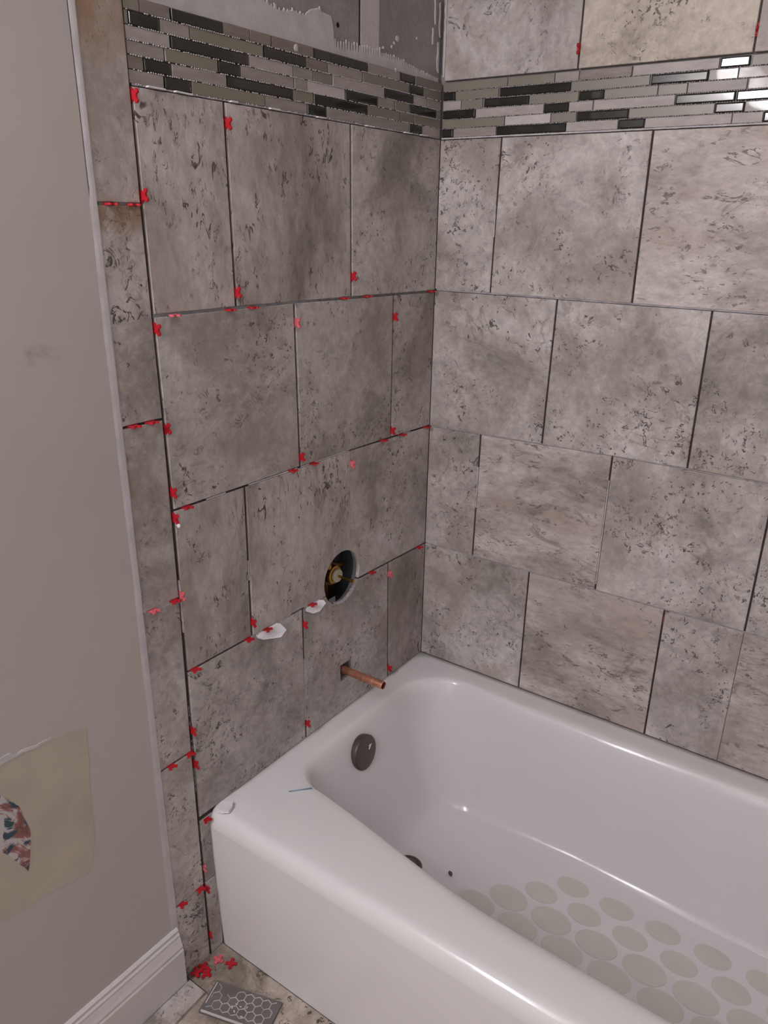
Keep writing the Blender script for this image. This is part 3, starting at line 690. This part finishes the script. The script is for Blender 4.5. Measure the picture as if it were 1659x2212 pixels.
bm = bmesh.new(); extrude_poly(bm, [A + Vector((0, 0, FZ + .0068)), B_ + Vector((0, 0, FZ + .0068)), B_ + ey_ * Ly + Vector((0, 0, FZ + .0068)), A + ey_ * Ly + Vector((0, 0, FZ + .0068))], (0, 0, -.0066))
obj('offcut_body', bm, plain('grey_tile_back', (.150, .135, .128), .8, var=.18, scale=30, bumpy=.3), hexo)
bm = bmesh.new(); rr = random.Random(4); hr = .0104; zt_ = FZ + .0068; seen = set()
for i in range(-1, 10):
    for j in range(-1, 6):
        cx_ = i * hr * math.sqrt(3) + (j % 2) * hr * math.sqrt(3) / 2; cy_ = j * hr * 1.5
        for k in range(6):
            a0, a1 = R(30 + 60 * k), R(90 + 60 * k)
            p = (cx_ + hr * math.cos(a0), cy_ + hr * math.sin(a0)); q_ = (cx_ + hr * math.cos(a1), cy_ + hr * math.sin(a1))
            key = (round((p[0] + q_[0]) * 2000), round((p[1] + q_[1]) * 2000))
            if key in seen: continue
            seen.add(key)
            if not all(.004 < t[0] < Lx - .001 and .001 < t[1] < Ly - .001 for t in (p, q_)): continue
            fade = noise.noise((p[0] * 25, p[1] * 25, 3.3)) + (p[0] / Lx - .45) * 1.2
            if fade < -.35: continue
            w_ = .00075 if fade > -.1 else .0004
            P0 = A + ex_ * p[0] + ey_ * p[1]; P1 = A + ex_ * q_[0] + ey_ * q_[1]; nn = (P1 - P0).normalized().cross(Vector((0, 0, 1))) * w_
            extrude_poly(bm, [P0 + nn + Vector((0, 0, zt_ + .0010)), P1 + nn + Vector((0, 0, zt_ + .0010)), P1 - nn + Vector((0, 0, zt_ + .0010)), P0 - nn + Vector((0, 0, zt_ + .0010))], (0, 0, -.0012))
o = obj('hexagon_ridges', bm, 'thinset', hexo); o['kind'] = 'stuff'; o['label'] = 'pale hexagonal ridges'
bm = bmesh.new()
for (a, b, w_) in (((.0045, .004), (.0050, .050), .0011), ((.004, Ly - .0015), (Lx * .75, Ly - .0015), .0022)):
    P0 = A + ex_ * a[0] + ey_ * a[1]; P1 = A + ex_ * b[0] + ey_ * b[1]; nn = (P1 - P0).normalized().cross(Vector((0, 0, 1))) * w_
    extrude_poly(bm, [p + Vector((0, 0, zt_ + .0012)) for p in (P0 + nn, P1 + nn, P1 - nn, P0 - nn)], (0, 0, -.0014))
for k in range(9):
    c = A + ex_ * (.055 + rr.uniform(0, .034)) + ey_ * (.030 + rr.uniform(0, .028)); s = rr.uniform(.0015, .0042)
    bmesh.ops.create_icosphere(bm, subdivisions=1, radius=1, matrix=Matrix.Translation((c.x, c.y, zt_ + .0004)) @ Matrix.Rotation(rr.uniform(0, 3), 4, 'Z') @ Matrix.Diagonal((s, s * .5, .0009, 1)))
obj('dried_thinset', bm, 'thinset', hexo)

# ------------------------------------------------------------------ cross spacers
def spacer_mesh(name, mat):
    bm = bmesh.new(); n = 14; T = .0017
    out = []
    for leg in range(4):
        a = leg * math.pi / 2; ca, sa = math.cos(a), math.sin(a)
        loc = [(.0042, -.0042), (.0060, -.0029), (.0078, -.0029), (.0096, -.0035), (.0112, -.0031), (.0121, -.0013), (.0121, .0013), (.0112, .0031), (.0096, .0035), (.0078, .0029), (.0060, .0029)]
        out += [(x * ca - y * sa, x * sa + y * ca) for x, y in loc]
    top_ = [bm.verts.new((x * .985, y * .985, T)) for x, y in out]; m1 = [bm.verts.new((x, y, T * .7)) for x, y in out]; m2 = [bm.verts.new((x, y, -T * .7)) for x, y in out]; bt = [bm.verts.new((x * .985, y * .985, -T)) for x, y in out]
    k = len(out)
    for a_, b_ in ((top_, m1), (m1, m2), (m2, bt)):
        for i in range(k): bm.faces.new((a_[i], b_[i], b_[(i + 1) % k], a_[(i + 1) % k]))
    bm.faces.new(top_); bm.faces.new(bt[::-1])
    bmesh.ops.recalc_face_normals(bm, faces=bm.faces)
    me = bpy.data.meshes.new(name); bm.to_mesh(me); bm.free(); me.materials.append(M[mat]); return me
SM = spacer_mesh('tile_spacer', 'red'); SD = spacer_mesh('dusty_tile_spacer', 'red_dusty')
AX = {'Lv': Matrix.Rotation(R(90), 4, 'X'), 'Lh': Matrix.Identity(4), 'Bv': Matrix.Rotation(R(90), 4, 'Y')}
def spacer(kind, u, z, label, twist=45, tilt=0, dusty=False, scale=1, out=.0015):
    o = bpy.data.objects.new('tile_spacer', SD if dusty else SM)
    p = WP('B' if kind[0] == 'B' else 'L', u, z, out)
    o.matrix_world = Matrix.Translation(p) @ AX[kind] @ Matrix.Rotation(R(twist + random.uniform(-9, 9)), 4, 'Z') @ Matrix.Rotation(R(tilt), 4, 'X') @ Matrix.Diagonal((scale, scale, scale, 1))
    link(o); tag(o, label, 'spacer', 'red spacers in the tile joints' if kind != 'floor' else 'red spacers on the floor'); return o
jn = {1: 'first', 2: 'second', 3: 'third'}
SPV = [
 (.7760, 1.575, 'red spacer at the top of the edge column joint, under the mosaic'),
 (.7750, 1.4525, 'red spacer standing on the uppermost column joint, beside its T junction'),
 (.6085, 1.5579, 'red spacer near top of joint between first and second tile, top row'),
 (.6070, 1.3139, 'red spacer near bottom of the top row joint nearest the edge column'),
 (.3013, 1.3267, 'red spacer low in the top row joint nearest the room corner'),
 (.7735, 1.2713, 'red spacer in edge column joint just below the first horizontal joint'),
 (.4650, 1.2543, 'half pink spacer high in middle vertical joint of second row'),
 (.1592, 1.2404, 'red spacer high in second row joint nearest the room corner'),
 (.7710, 1.1207, 'red spacer in edge column joint just below the second column crossing'),
 (.7705, 1.0159, 'red spacer in edge column joint a little above second horizontal joint'),
 (.7708, .9720, 'red spacer with white tip in edge column joint under second horizontal joint'),
 (.1592, .9966, 'red spacer low in second row joint nearest the room corner'),
 (.4618, 1.0050, 'red spacer low in middle vertical joint of second row'),
 (.3045, .9545, 'pink dusty spacer over the tight joint above the valve opening'),
 (.7715, .8330, 'pale flecked spacer in edge column joint beside the third column crossing'),
 (.6107, .7122, 'red spacer low in third row vertical joint left of valve opening'),
 (.4642, .6439, 'red spacer high in bottom row joint left of the valve opening'),
 (.1590, .6473, 'pink dusty spacer high in bottom row joint near the corner'),
 (.1525, .3853, 'red spacer low in bottom row joint behind the copper pipe end'),
 (.4637, .3986, 'red spacer low in bottom row joint, just above the tub rim'),
 (.7738, .5599, 'red spacer in edge column joint above the fourth column crossing'),
 (.7742, .4861, 'red spacer in edge column joint just below the fourth column crossing'),
 (.7745, .2348, 'faded pink spacer in edge column joint beside the tub apron'),
 (.7745, .1829, 'red spacer upright in edge joint at lowest column crossing beside apron'),
 (.7750, .0574, 'lowest red spacer in edge joint, close to floor beside apron')]
DV = {6, 13, 14, 17, 22}
for k, (u, z, lab) in enumerate(SPV):
    o = spacer('Lv', u, z, lab, dusty=k in DV, out=.0030 if k not in (22, 24) else -.002, scale=.90)
    if k == 10:
        bm = bmesh.new(); bmesh.ops.create_icosphere(bm, subdivisions=2, radius=1, matrix=Matrix.Translation((.0105, -.7708, .961)) @ Matrix.Diagonal((.0040, .0026, .0042, 1)))
        me = bpy.data.meshes.new('white_tip'); bm.to_mesh(me); bm.free(); me.materials.append(M['white_plastic'])
        t_ = bpy.data.objects.new('white_tip', me); link(t_, o); t_.matrix_parent_inverse = o.matrix_world.inverted(); t_['label'] = 'dab of white thinset'
SPH = [
 (.8301, 1.4405, 'red spacer lying in uppermost column joint, next to painted wall'),
 (.7935, 1.4405, 'red spacer lying in uppermost column joint, right of its neighbour'),
 (.739, 1.2888, 'pale flecked spacer in first horizontal joint nearest the edge column'),
 (.6245, 1.2884, 'red spacer in first horizontal joint, left of the first vertical joint'),
 (.5732, 1.2884, 'red spacer in first horizontal joint, right of the first vertical joint'),
 (.3281, 1.2885, 'red spacer in first horizontal joint, left of joint nearest the corner'),
 (.2546, 1.2875, 'red spacer in first horizontal joint, right of joint nearest the corner'),
 (.0192, 1.2842, 'red spacer at the corner end of the first horizontal joint'),
 (.8302, 1.1360, 'red spacer in second column joint, next to painted wall'),
 (.798, 1.1360, 'red spacer in second column joint, next to the large tiles'),
 (.7441, .9838, 'red spacer at the left end of the second horizontal joint'),
 (.4865, .9838, 'red spacer in second horizontal joint, left of the middle vertical joint'),
 (.426, .9838, 'red spacer in second horizontal joint, right of the middle vertical joint'),
 (.1918, .9812, 'red spacer in second horizontal joint, third from the room corner'),
 (.1183, .9793, 'red spacer in second horizontal joint, second from the room corner'),
 (.018, .9772, 'red spacer at the corner end of the second horizontal joint'),
 (.8296, .8285, 'white flecked spacer in third column joint, next to painted wall'),
 (.7864, .8288, 'red spacer in third column joint, next to the large tiles'),
 (.7563, .6810, 'red spacer at the left end of the third horizontal joint'),
 (.6228, .6810, 'red spacer in third horizontal joint, just left of larger paper shim'),
 (.5732, .6810, 'red spacer sitting on the larger white paper shim'),
 (.4389, .6808, 'red spacer sitting on the smaller paper shim beside the valve opening'),
 (.2294, .6773, 'red spacer in third horizontal joint, just right of valve opening'),
 (.032, .6740, 'red spacer at the corner end of the third horizontal joint'),
 (.8272, .5162, 'red spacer in fourth column joint, next to painted wall'),
 (.7847, .5162, 'red spacer in fourth column joint, next to the large tiles'),
 (.7600, .3470, 'red spacer wedged at the front corner of the tub rim'),
 (.836, .1957, 'red spacer in lowest column joint, next to painted wall'),
 (.7908, .1957, 'red spacer in lowest column joint, left of the edge joint')]
for k, (u, z, lab) in enumerate(SPH): spacer('Lh', u, z, lab, dusty=k in (2, 16), out=.0028, scale=.90)
spacer('Bv', .2905, 1.7242, 'red spacer above the mosaic on back wall, in first vertical joint', scale=.9)
spacer('Bv', .5935, 1.7256, 'red spacer above the mosaic on back wall, at the right edge', scale=.9, twist=0, out=-.006)
bm = bmesh.new(); box(bm, (.6012, -.0003, .6395), (.6034, .008, .6640), .0004)
tag(obj('rusty_shim', bm, plain('rust', (.22, .05, .025), .8, var=.6, scale=250)), 'rust red sliver stuck in back wall joint above the tub', 'shim')
for x, y, rot, dz, dusty, lab in ((.0250, -.7790, 10, 0, True, 'dusty pink spacer lying on floor, nearest the tub corner'),
        (.0530, -.7700, 30, 0, False, 'bright red spacer lying on floor, nearest the tub apron'),
        (.0060, -.8090, 20, 0, False, 'red spacer of floor pile, against the column tile, lying flat'),
        (.0080, -.8270, 62, 0, False, 'red spacer of floor pile, nearest the baseboard end'),
        (.0290, -.8155, 5, 0, False, 'red spacer lying on floor right of the small pile')):
    o = bpy.data.objects.new('tile_spacer', SD if dusty else SM)
    o.matrix_world = Matrix.Translation((max(x, .0135), y, FZ + .0019 + dz)) @ Matrix.Rotation(R(rot), 4, 'Z')
    link(o); tag(o, lab, 'spacer', 'red spacers on the floor')
# stacked pair: lift the second of the pile on the first
for o in [o for o in COL.objects if o.get('label', '').startswith('red spacer of floor pile, nearest')]:
    o.location.z += .0036
# white wedge tabs under the left mosaic
WL = ['leftmost', 'second', 'third', 'fourth', 'fifth', 'sixth', 'seventh', 'rightmost']
for k, (u, ln) in enumerate(((.737, .030), (.689, .030), (.592, .014), (.503, .022), (.388, .022), (.2484, .024), (.1237, .024), (.067, .022))):
    bm = bmesh.new(); box(bm, (-.006, -u - ln / 2, 1.5872), (.0045, -u + ln / 2, 1.5892), .0004)
    for v in bm.verts:
        if v.co.x > 0: v.co.z += .0006 * math.sin(v.co.y * 300)
    lab = 'white wedge tab under the left mosaic, %s of eight' % (WL[k] if k in (0, 7) else WL[k] + ' from the left')
    tag(obj('wedge_tab', bm, 'white_plastic', loc=(0, -u, 1.588)), lab, 'wedge', 'white wedge tabs under the mosaic')
# folded paper shims
def paper(name, pts, lab):
    bm = bmesh.new(); n = len(pts)
    a = [bm.verts.new(p) for p in pts]; b = [bm.verts.new(Vector(p) + Vector((.0006, 0, .0006))) for p in pts]
    bm.faces.new(a); bm.faces.new(b[::-1])
    for i in range(n): bm.faces.new((a[i], a[(i + 1) % n], b[(i + 1) % n], b[i]))
    tag(obj(name, bm, 'paper', loc=pts[0]), lab, 'shim', 'white paper shims')
paper('paper_shim', [(-.003, -.600, .6800), (-.003, -.545, .6805), (.0045, -.5385, .6790), (.0130, -.5300, .6640), (.0150, -.5480, .6560), (.0100, -.5650, .6590), (.0080, -.5900, .6670), (.0040, -.6020, .6745)], 'larger torn white paper shim in third horizontal joint')
paper('paper_shim', [(-.003, -.452, .6800), (-.003, -.415, .6800), (.004, -.4040, .6770), (.0090, -.4020, .6700), (.0110, -.4250, .6610), (.0085, -.4420, .6620), (.0020, -.4580, .6720)], 'smaller white paper shim in third joint beside valve opening')
bm = bmesh.new()     # folded pad on the rim
c = Vector((.022, -.7280, .3600)); rings_ = []
for k in range(6):
    t = k / 5; z = .0008 + t * .0075; s = 1 + .12 * math.sin(t * 9)
    rings_.append([bm.verts.new(c + Vector((math.cos(R(25)) * x * s - math.sin(R(25)) * y * s, math.sin(R(25)) * x * s + math.cos(R(25)) * y * s, z + .0016 * math.sin(x * 220)))) for x, y in ((-.0115, -.011), (0, -.0135), (.0115, -.011), (.0135, 0), (.011, .0115), (0, .013), (-.0115, .010), (-.013, 0))])
for a, b in zip(rings_, rings_[1:]):
    for i in range(8): bm.faces.new((a[i], a[(i + 1) % 8], b[(i + 1) % 8], b[i]))
bm.faces.new(rings_[0]); bm.faces.new(rings_[-1])
tag(obj('folded_shim', bm, 'paper'), 'folded white pad on the front left corner of the tub rim', 'shim')
# finishing nail on the rim
nl = tag(empty('finishing_nail', (.103, -.602, .3612)), 'thin blued finishing nail lying on the tub rim', 'nail')
p0, p1 = Vector((.0875, -.6200, .3613)), Vector((.1185, -.5850, .3613))
bm = bmesh.new(); d_ = (p1 - p0).normalized(); cyl(bm, p0 + d_ * .003, p1, .0012, seg=10); cyl(bm, p0, p0 + d_ * .003, .0001, .0012, 10); obj('shank', bm, 'nail', nl, smooth=True)
bm = bmesh.new(); cyl(bm, p1 - d_ * .0003, p1 + d_ * .0014, .0021, seg=12); obj('head', bm, 'nail', nl)
# debris in the tub and on the floor
def crumb(x, y, z, s, lab):
    bm = bmesh.new(); bmesh.ops.create_icosphere(bm, subdivisions=2, radius=1, matrix=Matrix.Translation((x, y, z + s * .3)) @ Matrix.Rotation(R(x * 999), 4, 'Z') @ Matrix.Diagonal((s, s * .55, s * .35, 1)))
    for v in bm.verts: v.co += Vector((noise.noise(v.co * 400), noise.noise(v.co * 410 + Vector((5, 5, 5))), 0)) * s * .4
    tag(obj('mortar_crumb', bm, 'crumb', loc=(x, y, z)), lab, 'debris')
crumb(.3140, -.3400, FLOORZ, .0075, 'dark crumb on the tub floor right of the drain')
crumb(.2517, -.7560, FZ, .0045, 'dark crumb on floor at foot of apron, nearer the wall')
crumb(.2760, -.7590, FZ, .0045, 'dark crumb on floor at foot of apron, further from wall')
